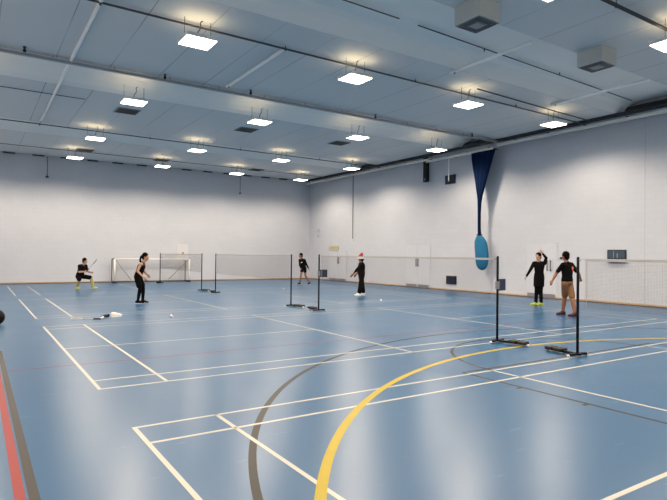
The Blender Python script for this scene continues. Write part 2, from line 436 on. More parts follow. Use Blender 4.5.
# boxed ceiling air units
def air_unit(x, y, lab):
    t = thing('ceiling_air_unit', lab, 'air unit', (x, y, 6.25), 0, 'boxed ceiling air units')
    bm = BM(); box(bm, -.29, .29, -.30, .30, -.36, 0, .01); obj('casing', bm, mat('unit casing', rgb(184, 188, 184), .5), t)
    bm = BM(); box(bm, -.27, .27, -.28, .28, -.372, -.36); g = obj('grille_plate', bm, mat('grille plate', rgb(110, 116, 118), .5), t)
    for i, k in enumerate((.23, .17)):
        bm = BM()
        for s in (-1, 1):
            box(bm, -k, k, s * k - .018, s * k + .018, -.385, -.372); box(bm, s * k - .018, s * k + .018, -k, k, -.385, -.372)
        obj('louvre', bm, mat('louvre', rgb(70, 74, 76), .5), t)
    bm = BM(); box(bm, -.11, .11, -.11, .11, -.388, -.372, .004); obj('intake', bm, mat('intake', rgb(140, 144, 144), .5), t)
air_unit(6.62, 2.02, 'boxed ceiling air unit with square grille nearer the top centre')
air_unit(10.56, 2.02, 'boxed ceiling air unit with square grille further right')
# flush vents
for x, y, lab in [(2.96, 13.8, 'grey flush ceiling vent under the second lamp from the left edge'), (7.3, 13.95, 'grey flush ceiling vent left of the centre lamp column'), (11.5, 13.9, 'grey flush ceiling vent nearest the corner'),
                  (2.96, 22.1, 'grey flush far vent above the goal side'), (6.6, 22.6, 'grey flush far vent above the goal'), (11.8, 22.6, 'grey flush far vent beside the corner lamps')]:
    t = thing('ceiling_vent', lab, 'vent', (x, y, 6.25), 0, 'flush ceiling vents')
    bm = BM(); box(bm, -.36, .36, -.36, .36, -.02, 0, .004); obj('vent_frame', bm, mat('vent grey', rgb(120, 124, 120), .6), t)
    for k in range(9):
        bm = BM(); box(bm, -.31, .31, -.30 + k * .072, -.30 + k * .072 + .03, -.032, -.02); obj('slat', bm, mat('vent slat', rgb(64, 66, 66), .6), t)

# ------------------------------------------------------------------ lamps
def make_lamp():
    t = thing('ceiling_lamp', '', 'lamp', (0, 0, 0))
    bm = BM(); box(bm, -.32, .32, -.29, .29, 0.0, .075, .008)
    obj('housing', bm, M_WHITE, t)
    bm = BM(); box(bm, -.30, .30, -.27, .27, -.012, 0.0); obj('diffuser', bm, M_DIFF, t)
    for s in (-1, 1):
        bm = BM(); box(bm, s * .20 - .06, s * .20 + .06, -.2, .2, .075, .082); obj('upper_slot', bm, M_UPL, t)
        bm = BM(); tube(bm, [(s * .27, 0, .07), (s * .27, 0, LZ)], .006, 6); obj('hanger_rod', bm, M_PIPE, t)
    ld = bpy.data.lights.new('lamp_light', 'AREA'); ld.shape = 'RECTANGLE'; ld.size = .58; ld.size_y = .52
    ld.energy = LAMP_W; ld.color = (1.0, .815, .63); ld.spread = LAMP_SPREAD
    # wide-beam optic: even intensity out to about 65 degrees, cut off above 80 degrees from straight down
    ld.use_nodes = True; nt = ld.node_tree; em = nt.nodes['Emission']
    ge = nt.nodes.new('ShaderNodeNewGeometry'); dt = nt.nodes.new('ShaderNodeVectorMath'); dt.operation = 'DOT_PRODUCT'
    nt.links.new(ge.outputs['Incoming'], dt.inputs[0]); nt.links.new(ge.outputs['Normal'], dt.inputs[1])
    ab = nt.nodes.new('ShaderNodeMath'); ab.operation = 'ABSOLUTE'; nt.links.new(dt.outputs['Value'], ab.inputs[0])
    mr = nt.nodes.new('ShaderNodeMapRange'); mr.interpolation_type = 'SMOOTHSTEP'; mr.inputs[1].default_value = .16; mr.inputs[2].default_value = .58
    nt.links.new(ab.outputs[0], mr.inputs[0])
    mx = nt.nodes.new('ShaderNodeMath'); mx.operation = 'MAXIMUM'; mx.inputs[1].default_value = .3; nt.links.new(ab.outputs[0], mx.inputs[0])
    dv = nt.nodes.new('ShaderNodeMath'); dv.operation = 'DIVIDE'; nt.links.new(mr.outputs[0], dv.inputs[0]); nt.links.new(mx.outputs[0], dv.inputs[1])
    nt.links.new(dv.outputs[0], em.inputs['Strength'])
    lo = bpy.data.objects.new('lamp_light', ld); lo.location = (0, 0, -.02); link(lo, t)
    bm = BM(); box(bm, -.05, .05, -.05, .05, .075, .14, .006); obj('junction_box', bm, M_STEELG, t)
    bm = BM(); tube(bm, [(0, 0, .13), (.01, .02, .22), (.08, .05, .33), (.06, .02, .42), (.1, 0, LZ)], .012, 8); obj('supply_cable', bm, M_PIPE, t)
    return t
LZ = 0.46
lamp0 = make_lamp()
ROWS = [(-5.0, 'in the row behind the camera'), (.30, 'in the top right corner row'), (5.63, 'in the nearest full row'), (10.9, 'in the second full row'), (16.8, 'in the third full row'), (21.8, 'in the row at the back wall')]
COLS = [(-1.4, 'outside the left edge'), (2.5, 'leftmost'), (6.4, 'second from left'), (10.3, 'third from left'), (14.2, 'rightmost')]
first = True
for y, rl in ROWS:
    for x, cl_ in COLS:
        o = lamp0 if first else dup(lamp0)
        first = False
        o.location = (x, y, 5.79 if y < 20 else 5.79)
        o['label'] = 'square hanging lamp, ' + cl_ + ' ' + rl

# ------------------------------------------------------------------ right wall: rail, curtain, speaker, signs
t = thing('curtain_rail', 'long white divider rail high along the near part of the right wall', 'rail', (XR - .42, -7.5, 5.99))
L = 17.15
bm = BM(); box(bm, -.05, .05, 0, L, 0, .012); box(bm, -.006, .006, 0, L, .012, .09); box(bm, -.05, .05, 0, L, .09, .10); obj('rail', bm, M_WHITE, t)
for k in range(12):
    bm = BM(); box(bm, -.02, .41, .3 + k * 1.45, .36 + k * 1.45, .10, .14); obj('bracket', bm, M_DARK, t)
t = thing('curtain_rail', 'short white rail in front, above the bundled blue curtain', 'rail', (XR - .55, 9.75, 5.86))
bm = BM(); box(bm, -.05, .05, 0, 3.9, 0, .012); box(bm, -.006, .006, 0, 3.9, .012, .08); box(bm, -.05, .05, 0, 3.9, .08, .09); obj('rail', bm, M_WHITE, t)
for k in range(4):
    bm = BM(); box(bm, -.02, .55, .2 + k * 1.15, .25 + k * 1.15, .09, .13); obj('bracket', bm, M_DARK, t)
t = thing('curtain_rail', 'white rail along the far part of the right wall', 'rail', (XR - .42, 13.5, 5.98))
bm = BM(); box(bm, -.05, .05, 0, 11.2, 0, .012); box(bm, -.006, .006, 0, 11.2, .012, .08); box(bm, -.05, .05, 0, 11.2, .08, .09); obj('rail', bm, M_WHITE, t)
for k in range(8):
    bm = BM(); box(bm, -.02, .41, .3 + k * 1.45, .35 + k * 1.45, .09, .13); obj('bracket', bm, M_DARK, t)

# bundled divider curtain
t = thing('divider_curtain', 'navy divider curtain bundled into a bright blue bag on the right wall', 'curtain', (16.20, 10.28, 0))
bm = BM(); secs = []
for z, yl, yr, dx in [(5.863, .62, -.66, .10), (5.6, .60, -.54, .10), (5.2, .52, -.40, .10), (4.8, .42, -.26, .10), (4.4, .34, -.12, .095), (4.05, .26, 0.0, .085), (3.8, .235, .06, .075), (3.4, .225, .085, .07), (3.0, .22, .09, .065), (2.7, .215, .085, .065), (2.5, .215, .06, .065), (2.3, .24, .02, .08)]:
    secs.append((z, (yl + yr) / 2, (yl - yr) / 2, dx))
n = 64; R = []
for z, yc, hy, dx in secs:
    ring = []
    for i in range(n):
        a = 2 * PI * i / n; k = 1 + .16 * math.sin(a * 11 + z * .6) * min(1, hy * 3)
        ring.append(bm.verts.new((dx * math.sin(a) * k, yc + hy * math.cos(a) * (1 + .02 * math.sin(a * 7)), z)))
    R.append(ring)
for a, b in zip(R, R[1:]):
    for i in range(n): bm.faces.new((a[i], a[(i + 1) % n], b[(i + 1) % n], b[i]))
bm.faces.new(R[0]); bm.faces.new(R[-1][::-1])
obj('curtain_cloth', bm, M_CURT, t, True)
bm = BM(); secs = []
for z, yl, yr, dx in [(2.42, .24, .04, .07), (2.3, .32, -.10, .12), (2.17, .37, -.20, .15), (2.0, .365, -.26, .17), (1.7, .335, -.31, .18), (1.4, .30, -.32, .18), (1.15, .24, -.26, .16), (1.03, .14, -.16, .11), (.99, .05, -.07, .05)]:
    secs.append((Vector((0, (yl + yr) / 2, z)), Vector((dx, 0, 0)), Vector((0, (yl - yr) / 2, 0))))
rings(bm, secs, 28); obj('bag', bm, M_BAG, t, True)
bm = BM(); tube(bm, [(.0, .15 + .115 * math.cos(a), 2.46 + .0 * a) if False else (.09 * math.sin(a), .14 + .115 * math.cos(a), 2.44) for a in [2 * PI * k / 20 for k in range(21)]], .02, 6); obj('drawcord', bm, M_NAVY, t)

t = thing('wall_speaker', 'tall black speaker column hanging high on the right wall', 'speaker', (XR - .12, 14.1, 5.05))
bm = BM(); box(bm, -.08, .08, -.13, .13, 0, 1.15, .015); obj('cabinet', bm, M_BLACK, t)
bm = BM(); box(bm, -.09, -.08, -.11, .11, .04, 1.1); obj('speaker_grille', bm, mat('grille cloth', rgb(24, 25, 28), .9), t)
bm = BM(); tube(bm, [(-.095, 0, .12), (-.09, 0, .12)], .05, 16); obj('badge', bm, M_STEELG, t)
bm = BM(); box(bm, .08, .12, -.05, .05, .3, .9); obj('bracket', bm, M_DARK, t)

def wall_panel(name, lab, cat, y0, y1, z0, z1, m1, m2, slats=0, d=.05):
    t = thing(name, lab, cat, (XR - d, (y0 + y1) / 2, z0))
    w = (y1 - y0) / 2; h = z1 - z0
    bm = BM(); box(bm, 0, d, -w, w, 0, h, .004); obj('frame', bm, m1, t)
    bm = BM(); box(bm, -.006, 0, -w + .03, w - .03, .03, h - .03); p = obj('panel', bm, m2, t)
    if slats:
        for k in range(slats):
            z = .05 + k * (h - .1) / slats
            bm = BM(); box(bm, -.02, -.006, -w + .04, w - .04, z, z + .02); obj('slat', bm, m1, t)
    return t
M_GRD = mat('vent dark steel', rgb(16, 24, 40), .5, .2)
M_GRB = mat('vent blue grey', rgb(26, 44, 74), .5, .2)
wall_panel('wall_vent', 'dark square vent low on the right wall left of the blue bag', 'vent', 12.2, 12.8, .29, .66, M_GRD, M_GRB, 6)
wall_panel('wall_vent', 'dark rectangular vent high on the right wall beside the black speaker', 'vent', 12.3, 12.92, 4.82, 5.22, M_GRD, M_GRB, 6)
# hatch with white sill
t = thing('serving_hatch', 'small dark window with white sill on the right wall', 'hatch', (XR - .06, 4.95, 1.40))
bm = BM(); box(bm, 0, .06, -.31, .31, .10, .42, .004); obj('frame', bm, mat('hatch dark', rgb(24, 30, 44), .4), t)
bm = BM(); box(bm, -.006, 0, -.28, .28, .15, .38); obj('pane', bm, mat('hatch glass', rgb(62, 76, 92), .15), t)
bm = BM(); box(bm, -.008, -.006, .08, .10, .15, .38); box(bm, -.008, -.006, -.05, -.02, .15, .30); obj('glazing_bar', bm, mat('bar grey', rgb(120, 130, 130), .4), t)
bm = BM(); box(bm, -.06, .06, -.32, .32, .02, .10, .006); obj('sill', bm, M_WHITE, t)
bm = BM(); box(bm, -.02, .06, -.31, .31, 0, .02); obj('sill_bracket', bm, mat('hatch dark', None) if False else MATS['hatch dark'], t)

t = thing('exit_sign', 'pale yellow sign above the double door in the far corner', 'sign', (XR - .035, 22.15, 1.83))
bm = BM(); box(bm, 0, .035, -.52, .52, 0, .27, .004); obj('sign_plate', bm, M_SIGNY, t)
bm = BM()
for k in range(5): box(bm, -.004, 0, -.36 + k * .15, -.27 + k * .15, .09, .19)
obj('lettering', bm, mat('sign ink', rgb(168, 160, 118), .6), t)
t = thing('cable_drop', 'thin dark cable running down the right wall near the corner', 'cable', (XR - .03, 20.2, 2.4))
bm = BM(); tube(bm, [(0, 0, .05), (0, 0, 3.95)], .018, 8); obj('cable', bm, mat('cable grey', rgb(120, 118, 118), .6), t)
bm = BM(); box(bm, -.02, .03, -.05, .05, -.03, .07, .004); obj('socket', bm, M_WHITE, t)
t = thing('pull_pole', 'short white pole hanging below the rail beside the high vent', 'pole', (XR - .55, 12.2, 4.86))
bm = BM(); tube(bm, [(0, 0, 0), (0, 0, 1.005)], .022, 8); obj('pole', bm, M_WHITE, t)
bm = BM(); tube(bm, [(0, 0, -.02), (0, 0, .03)], .03, 10); obj('end_cap', bm, M_STEELG, t)
for lab, z in [('small white wall box stacked highest near the room corner', 2.95), ('small white wall box lower near the room corner', 2.62)]:
    t = thing('wall_box', lab, 'box', (XR - .05, 23.9, z))
    bm = BM(); box(bm, 0, .05, -.12, .12, 0, .2, .006); obj('casing', bm, mat('wall box', rgb(190, 192, 198), .5), t)
    bm = BM(); box(bm, -.01, 0, -.06, .06, .06, .14); obj('cover', bm, mat('wall box grey', rgb(150, 150, 155), .5), t)
t = thing('door_sensor', 'small dark fitting on the right wall beside the nearest door', 'fitting', (XR - .03, 7.02, 1.52))
bm = BM(); tube(bm, [(.03, 0, 0), (-.02, 0, 0)], .04, 14); obj('body', bm, mat('fitting dark', rgb(60, 58, 60), .5), t)
bm = BM(); tube(bm, [(-.02, 0, 0), (-.03, 0, 0)], .02, 12); obj('lens', bm, M_BLACK, t)
bm = BM(); box(bm, -0.004, 0, -.012, .012, 0, 6.1); tag(obj('wall_joint_cover', bm, mat('joint', rgb(184, 185, 190), .6), None, loc=(XR - .001, 4.06, .08)), 'thin vertical joint strip in the right wall near the right edge', 'joint strip')

# back wall fittings
for x, z0, z1, lab in [(1.70, 5.28, 6.22, 'dark drop rod with round end on the left of the back wall'), (11.85, 5.2, 6.22, 'dark drop rod right of centre on the back wall')]:
    t = thing('drop_rod', lab, 'rod', (x, YB - .12, z0))
    bm = BM(); tube(bm, [(0, 0, 0), (0, 0, z1 - z0)], .016, 8); obj('rod', bm, M_PIPE, t)
    bm = BM(); tube(bm, [(0, 0, .0), (0, 0, -.06), (0, 0, -.10)], [.03, .075, .06], 14); obj('fitting', bm, M_PIPE, t)
t = thing('wall_hatch', 'faint white access panel above the right side of the goal', 'panel', (8.48, YB - .02, 1.08))
bm = BM(); box(bm, -.32, .32, 0, .02, 0, .98, .003); obj('panel', bm, mat('hatch white', rgb(204, 204, 208), .6), t)
t = thing('thermostat', 'small grey thermostat on the white access panel', 'thermostat', (8.5, YB - .05, 1.5))
bm = BM(); box(bm, -.05, .05, 0, .03, 0, .12, .005); obj('casing', bm, mat('thermo', rgb(150, 146, 146), .5), t)
bm = BM(); box(bm, -.025, .025, -.004, 0, .05, .09); obj('display', bm, M_BLACK, t)

# ------------------------------------------------------------------ futsal goal
t = thing('goal', 'white framed small football goal against the back wall', 'goal', (6.68, 24.2, 0))
gw, gh = 1.93, 1.22
for s in (-1, 1):
    bm = BM(); tube(bm, [(s * gw, 0, .0), (s * gw, 0, gh)], .042, 14); obj('post', bm, M_WHITE, t, True)
    bm = BM(); tube(bm, [(s * gw, .06, .05), (s * gw, .62, .05), (s * gw, .66, .10), (s * gw, .66, gh - .04), (s * gw, .62, gh), (s * gw, .04, gh)], .028, 10); obj('rear_frame', bm, mat('goal rear frame', rgb(46, 44, 44), .5), t, True)
    bm = BM(); tube(bm, [(s * (gw - .05), .03, gh - .05), (s * (gw - .95), .62, .12)], .016, 8); obj('brace', bm, mat('galvanised brace', rgb(150, 148, 146), .5), t, True)
    bm = BM(); box(bm, s * gw - .09, s * gw + .09, -.05, .12, 0.0, .09, .02); obj('foot', bm, M_BLACK, t)
bm = BM(); tube(bm, [(-gw, 0, gh), (gw, 0, gh)], .042, 14); obj('crossbar', bm, M_WHITE, t, True)
bm = BM(); tube(bm, [(-gw, .66, .05), (gw, .66, .05)], .02, 10); obj('ground_bar', bm, M_STEELG, t, True)
bm = BM()
def netsheet(bm, o, du, dv, nu, nv, r=.0016):
    o, du, dv = Vector(o), Vector(du), Vector(dv)
    nn = du.cross(dv).normalized()
    for k in range(nu + 1):
        a = o + du * k / nu; b = a + dv; w = du.normalized() * r
        for e in (w, nn * r): quad(bm, [a - e, b - e, b + e, a + e])
    for k in range(nv + 1):
        a = o + dv * k / nv; b = a + du; w = dv.normalized() * r
        for e in (w, nn * r): quad(bm, [a - e, b - e, b + e, a + e])
netsheet(bm, (-gw, .64, .06), (2 * gw, 0, 0), (0, 0, gh - .08), 38, 12, .003)
netsheet(bm, (-gw, .03, gh - .02), (2 * gw, 0, 0), (0, .6, 0), 38, 6, .003)
for s in (-1, 1): netsheet(bm, (s * gw, .03, .06), (0, .6, 0), (0, 0, gh - .08), 6, 12, .003)
obj('goal_net', bm, mat('goal net cord', rgb(215, 213, 210), .8), t)

# ------------------------------------------------------------------ badminton posts and nets
def make_post():
    t = thing('net_post', '', 'post', (0, 0, 0), 0, 'badminton net posts')
    bm = BM(); tube(bm, [(0, 0, .03), (0, 0, 1.54), (0, 0, 1.555)], [.021, .021, .014], 12); obj('pole', bm, M_NAVY, t, True)
    bm = BM(); box(bm, -.03, .03, -.06, .58, .02, .055, .006); box(bm, -.19, .19, -.03, .03, .02, .055, .006); obj('base_frame', bm, M_NAVY, t)
    for a, b in ((.26, .41), (.44, .58)):
        bm = BM(); box(bm, -.09, .09, a, b, .03, .085, .014); obj('weight', bm, M_BLACK, t)
    for s in (-1, 1):
        bm = BM(); tube(bm, [(s * .2 - .012, 0, .022), (s * .2 + .012, 0, .022)], .022, 14); obj('wheel', bm, M_WHITE, t, True)
    bm = BM(); tube(bm, [(-.02, .60, .022), (.02, .60, .022)], .022, 14); obj('roller', bm, M_WHITE, t, True)
    bm = BM(); tube(bm, [(0, -.02, 1.50), (0, -.05, 1.50)], .008, 8); obj('hook', bm, M_STEELG, t)
    return t
POSTS = [(-6.1, -1, 'near', 0), (0.0, 1, 'dark net post nearest the camera, beside the man in tan shorts', 0), (1.565, -1, 'dark net post left of the person in long black top', 1), (7.665, 1, 'dark net post right of the middle pair', 1),
         (9.23, -1, 'dark net post left of the middle pair', 0), (15.33, 1, 'dark net post right of the far pair', 0), (16.9, -1, 'dark net post left of the far pair', 0), (23.0, 1, 'dark net post standing in front of the goal', 0)]
post0 = make_post(); first = True
for y, s, lab, pan in POSTS:
    o = post0 if first else dup(post0)
    first = False
    o.location = (6.70, y, 0); o.rotation_euler = (0, 0, -.13 if s > 0 else PI + .13)
    o['label'] = lab if lab != 'near' else 'dark net post outside the frame at the near end of the nearest net'
    if pan:
        # scoring panel clamped on; hangs toward image right
        bm = BM(); box(bm, .03, .25, -.012, .012, .93, 1.14, .004)
        pn = obj('clamp_panel', bm, M_NAVYP, o)
        bm = BM(); box(bm, -.03, .03, -.03, .03, .96, 1.10, .006); obj('clamp', bm, M_STEELG, o)
        if s < 0:
            for ch in list(o.children):
                if ch.name.startswith('clamp'): ch.rotation_euler = (0, 0, PI)
def make_net():
    t = thing('badminton_net', '', 'net', (0, 0, 0), 0, 'badminton nets')
    Ln = 5.86
    bm = BM(); netsheet(bm, (0, .12, .765), (0, Ln, 0), (0, 0, .72), 290, 36, .00065)
    obj('netting', bm, M_NETC, t)
    bm = BM(); box(bm, -.004, .004, .12, .12 + Ln, 1.484, 1.522); obj('top_tape', bm, M_TAPE, t)
    for a in (.12, .12 + Ln - .03):
        bm = BM(); box(bm, -.002, .002, a, a + .012, .765, 1.475); obj('side_tape', bm, M_TAPE, t)
    bm = BM(); tube(bm, [(0, .02, 1.515), (0, 6.08, 1.515)], .004, 6); obj('net_cord', bm, M_TAPE, t)
    return t
net0 = make_net()
for k, (y, lab) in enumerate(zip(COURTS, ['brown mesh net with white tape nearest the camera, running off the right edge', 'brown mesh net with white tape crossing in front of the blue bag',
                                  'brown mesh net between the middle pair and the far pair of posts', 'brown mesh net in front of the goal'])):
    o = net0 if k == 0 else dup(net0)
    o.location = (6.70, y, 0); o['label'] = lab

# ------------------------------------------------------------------ people
YAW = math.atan2(-.5505, .8348)     # local x = towards the right of the photograph, y = away
def V(*a): return Vector(a)
def lerp(a, b, t): return a + (b - a) * t
def hand(bm, wrist, fore, side, palm_n, curl=0.5, grip=False, sc=1.0):
    """side = direction of the thumb, palm_n = palm normal"""
    f = fore.normalized(); side = (side - f * side.dot(f)).normalized(); pn = f.cross(side).normalized()
    if pn.dot(palm_n) < 0: pn = -pn
    c0 = wrist; c1 = wrist + f * .085 * sc
    rings(bm, [(c0, side * .024, pn * .016), (lerp(c0, c1, .5), side * .036, pn * .015), (c1, side * .038, pn * .012)], 12)
    for i, (o, ln) in enumerate(((.028, .072), (.010, .080), (-.009, .074), (-.027, .058))):
        a = c1 - f * .012 + side * o
        c = (1.1 if grip else curl)
        p = a; ang = 0
        for j, q in enumerate((.45, .30, .25)):
            ang += c * (0.7 if j == 0 else 0.9)
            d = f * math.cos(ang) + pn * math.sin(ang)
            e = p + d * ln * q * sc
            capsule(bm, p, e, .0092 - j * .0008, .0086 - j * .0008, 8); p = e
    a = c0 + f * .02 + side * .026; b = a + (f * .6 + side * .7 + pn * .3).normalized() * .038; c = b + (f * .9 + side * .15 + pn * (.5 if not grip else .9)).normalized() * .032
    capsule(bm, a, b, .012, .010, 8); capsule(bm, b, c, .010, .0085, 8)

def person(label, loc, S):
    t = thing('person', label, 'person', loc, YAW)
    fa = math.radians(S['face']); ta = math.radians(S.get('tface', S['face'])); ha = math.radians(S.get('hipface', S.get('tface', S['face'])))
    fw = V(math.cos(ta), math.sin(ta), 0); lat = V(-math.sin(ta), math.cos(ta), 0)     # lat = the person's left
    hw = V(math.cos(ha), math.sin(ha), 0); hl = V(-math.sin(ha), math.cos(ha), 0)
    pel = V(*S['pel']); ch = V(*S['chest']); hd = V(*S['head'])
    up = (ch - pel).normalized(); tf = (fw - up * fw.dot(up)).normalized(); k = S.get('build', 1.0)
    wd = S.get('shw', .175) * k
    sh = {'L': ch + lat * wd - up * .01, 'R': ch - lat * wd - up * .01}
    hip = {'L': pel + hl * .09 * k - V(0, 0, .03), 'R': pel - hl * .09 * k - V(0, 0, .03)}
    el = {a: V(*S['el' + a]) for a in 'LR'}; wr = {a: V(*S['wr' + a]) for a in 'LR'}
    kn = {a: V(*S['kn' + a]) for a in 'LR'}; an = {a: V(*S['an' + a]) for a in 'LR'}
    toe = {a: math.radians(S.get('toe' + a, S['face'])) for a in 'LR'}
    def torso(bm, g, z0=0.0, z1=1.0):
        secs = []
        for q, rx, ry in ((-.10, .10, .08), (-.03, .155, .105), (.12, .155, .11), (.35, .130, .098), (.60, .145, .108), (.80, .165, .108), (.95, .165, .085), (1.02, .11, .065), (1.06, .06, .05)):
            if q < z0 - .01 or q > z1 + .01: continue
            lt = lerp(hl, lat, min(1, max(0, q))).normalized()
            secs.append((lerp(pel, ch, q), lt * (rx * k + g), tf * (ry * k + g)))
        rings(bm, secs, 20)
    # body
    bm = BM(); torso(bm, 0)
    nb = ch - up * .0 ; capsule(bm, nb, hd - V(0, 0, .06), .056, .052)
    hu = (hd - ch).normalized() * .35 + V(0, 0, .65); hu.normalize()
    hf = V(math.cos(fa), math.sin(fa), 0); hf = (hf - hu * hf.dot(hu)).normalized(); hs = hu.cross(hf)
    ellipsoid(bm, hd + hu * .015, hs * .074, hf * .092, hu * .105, 20, 12)
    ellipsoid(bm, hd + hf * .03 - hu * .05, hs * .052, hf * .060, hu * .060)
    ellipsoid(bm, hd + hf * .070 - hu * .088, hs * .022, hf * .020, hu * .018)
    capsule(bm, hd + hf * .088 + hu * .015, hd + hf * .106 - hu * .022, .008, .013, 8)
    ellipsoid(bm, hd + hf * .088 - hu * .052, hs * .024, hf * .012, hu * .009)
    ellipsoid(bm, hd + hf * .078 + hu * .035, hs * .05, hf * .016, hu * .012)
    for s in (-1, 1): ellipsoid(bm, hd + hs * .076 * s - hu * .005, hs * .011, hf * .018, hu * .030)
    for a in 'LR':
        s = 1 if a == 'L' else -1
        capsule(bm, sh[a], el[a], .050 * k, .037 * k); capsule(bm, lerp(sh[a], ch, .5), sh[a], .055 * k, .052 * k)
        capsule(bm, el[a], lerp(el[a], wr[a], .35), .037 * k, .038 * k); capsule(bm, lerp(el[a], wr[a], .35), wr[a], .038 * k, .025 * k)
        d = wr[a] - el[a]; side = V(*S.get('thumb' + a, (tf.x, tf.y, .4)))
        hand(bm, wr[a], d, side, -lat * s + V(0, 0, -.2), .45, S.get('grip' + a, False))
        capsule(bm, hip[a], kn[a], .080 * k, .054 * k); capsule(bm, kn[a], lerp(kn[a], an[a], .35), .053 * k, .055 * k)
        capsule(bm, lerp(kn[a], an[a], .35), an[a], .055 * k, .036 * k)
        td = V(math.cos(toe[a]), math.sin(toe[a]), 0)
        heel = an[a] - td * .03 + V(0, 0, -.035)
        capsule(bm, an[a], heel, .036, .034); capsule(bm, heel, an[a] + td * .15 + V(0, 0, -.058), .033, .022)
    remeshed('body', bm, S.get('skin', M_SKIN), t, .0075, 3)
    # eyes
    for s in (-1, 1):
        bm = BM(); ellipsoid(bm, hd + hf * .082 + hs * .030 * s + hu * .012, hs * .013, hf * .010, hu * .009, 12, 6)
        e = obj('eye', bm, M_EYE, t, True)
        bm = BM(); ellipsoid(bm, hd + hf * .0905 + hs * .030 * s + hu * .012, hs * .006, hf * .003, hu * .006, 10, 6); obj('pupil', bm, M_HAIR, e, True)
    # hair
    if S.get('hair', True):
        bm = BM()
        ellipsoid(bm, hd + hu * .045 - hf * .020, hs * .092, hf * .098, hu * .098, 20, 12)
        ellipsoid(bm, hd - hf * .048 - hu * .008, hs * .080, hf * .060, hu * .095)
        for s in (-1, 1): ellipsoid(bm, hd + hs * .060 * s - hf * .02 + hu * .02, hs * .022, hf * .045, hu * .05)
        if S.get('tail'):
            p = hd - hf * .09 + hu * .03
            for q in S['tail']:
                q2 = p + V(*q); capsule(bm, p, q2, .034, .030); p = q2
        remeshed('hair', bm, M_HAIR, t, .010, 3)
    # top
    top = S['top']; bm = BM()
    torso(bm, .014, top.get('z0', -.03), 0.99)
    if 'tunic' in top:      # hem hanging below the hips
        zt = top['tunic']; lo = lerp(kn['L'], kn['R'], .5); lo = lerp(pel, lo, (pel.z - zt) / max(.05, pel.z - lo.z))
        rings(bm, [(lerp(pel, ch, .2), hl * .165 * k, hw * .12 * k), (pel, hl * .175 * k, hw * .13 * k), (lo, hl * .175 * k, hw * .135 * k)], 20)
    capsule(bm, ch - up * .02, ch + up * .03, .075, .066)
    for a in 'LR':
        f = top.get('sleeve', .5); g = .014
        if f <= 0: continue
        capsule(bm, lerp(sh[a], ch, .4), sh[a], .066 * k, .064 * k)
        if f <= 1: capsule(bm, sh[a], lerp(sh[a], el[a], f), .060 * k, .054 * k)
        else: capsule(bm, sh[a], el[a], .062 * k, .050 * k); capsule(bm, el[a], lerp(el[a], wr[a], (f - 1)), .050 * k, .038 * k)
    shirt = remeshed(top['name'], bm, top['m'], t, .011, 4)
    if 'print' in top:
        pc = lerp(pel, ch, .72) - tf * (.123 * k); bm = BM()
        for (a, b, w, h) in ((-.03, .06, .035, .03), (-.06, .03, .03, .02), (-.02, .01, .04, .018), (-.05, -.03, .02, .03)):
            c = pc - lat * (-a) * -1 + up * b if False else pc + lat * (a) + up * b
            ellipsoid(bm, c, lat * w, tf * .010, up * h, 12, 6)
        remeshed('print', bm, M_ORANGE, shirt, .008, 2)
    if 'chest' in top:
        pc = lerp(pel, ch, .7) + tf * (.118 * k); bm = BM()
        ellipsoid(bm, pc, lat * .05, tf * .010, up * .022, 12, 6); ellipsoid(bm, pc + lat * .07 + up * .02, lat * .02, tf * .012, up * .02, 12, 6)
        remeshed('print', bm, M_FUR, shirt, .008, 2)
    # bottoms
    bt = S['bottom']; bm = BM()
    rings(bm, [(lerp(pel, ch, q), hl * (rx * k + .017), hw * (ry * k + .017)) for q, rx, ry in ((-.14, .10, .08), (-.05, .155, .105), (.10, .15, .105), (.22, .135, .10))], 20)
    for a in 'LR':
        f = bt['len']; g = bt.get('g', .022)
        if f <= 1: e = lerp(hip[a], kn[a], f); capsule(bm, hip[a], e, .085 * k + g * .4, .062 * k + g)
        else:
            e = lerp(kn[a], an[a], f - 1); capsule(bm, hip[a], kn[a], .084 * k + g * .4, .056 * k + g * .7); capsule(bm, kn[a], e, .056 * k + g * .7, .042 * k + g)
    remeshed(bt['name'], bm, bt['m'], t, .012, 4)
    if 'legging' in S:
        for a in S['legging']:
            bm = BM(); capsule(bm, lerp(hip[a], kn[a], .6), kn[a], .066 * k, .060 * k); capsule(bm, kn[a], lerp(kn[a], an[a], .35), .060 * k, .060 * k); capsule(bm, lerp(kn[a], an[a], .35), an[a], .060 * k, .042 * k)
            remeshed('legging', bm, M_CBLK, t, .010, 3)
    if 'sock' in S:
        for a in 'LR':
            bm = BM(); m1 = lerp(kn[a], an[a], .25); capsule(bm, m1, lerp(kn[a], an[a], .45), .058 * k, .058 * k); capsule(bm, lerp(kn[a], an[a], .45), an[a], .058 * k, .041 * k)
            remeshed('sock', bm, S['sock'], t, .009, 3)
    for a in 'LR':
        td = V(math.cos(toe[a]), math.sin(toe[a]), 0); sd = V(-td.y, td.x, 0); b0 = V(an[a].x, an[a].y, an[a].z - .085)
        bm = BM()
        secs = [(b0 - td * .075 + V(0, 0, .045), sd * .022, V(0, 0, .030)), (b0 - td * .05 + V(0, 0, .05), sd * .040, V(0, 0, .048)), (b0 + td * .02 + V(0, 0, .055), sd * .042, V(0, 0, .052)),
                (b0 + td * .09 + V(0, 0, .040), sd * .045, V(0, 0, .038)), (b0 + td * .16 + V(0, 0, .030), sd * .042, V(0, 0, .028)), (b0 + td * .195 + V(0, 0, .026), sd * .022, V(0, 0, .016))]
        rings(bm, secs, 16)
        capsule(bm, an[a] + V(0, 0, .0), an[a] - V(0, 0, .03), .045, .046)
        sh_o = remeshed('shoe', bm, S['shoe'], t, .009, 3)
        bm = BM(); rings(bm, [(b0 + td * .05 + V(0, 0, z), td * .14, sd * .046) for z in (.001, .016)], 18); obj('sole', bm, S.get('sole', M_WHITE), sh_o)
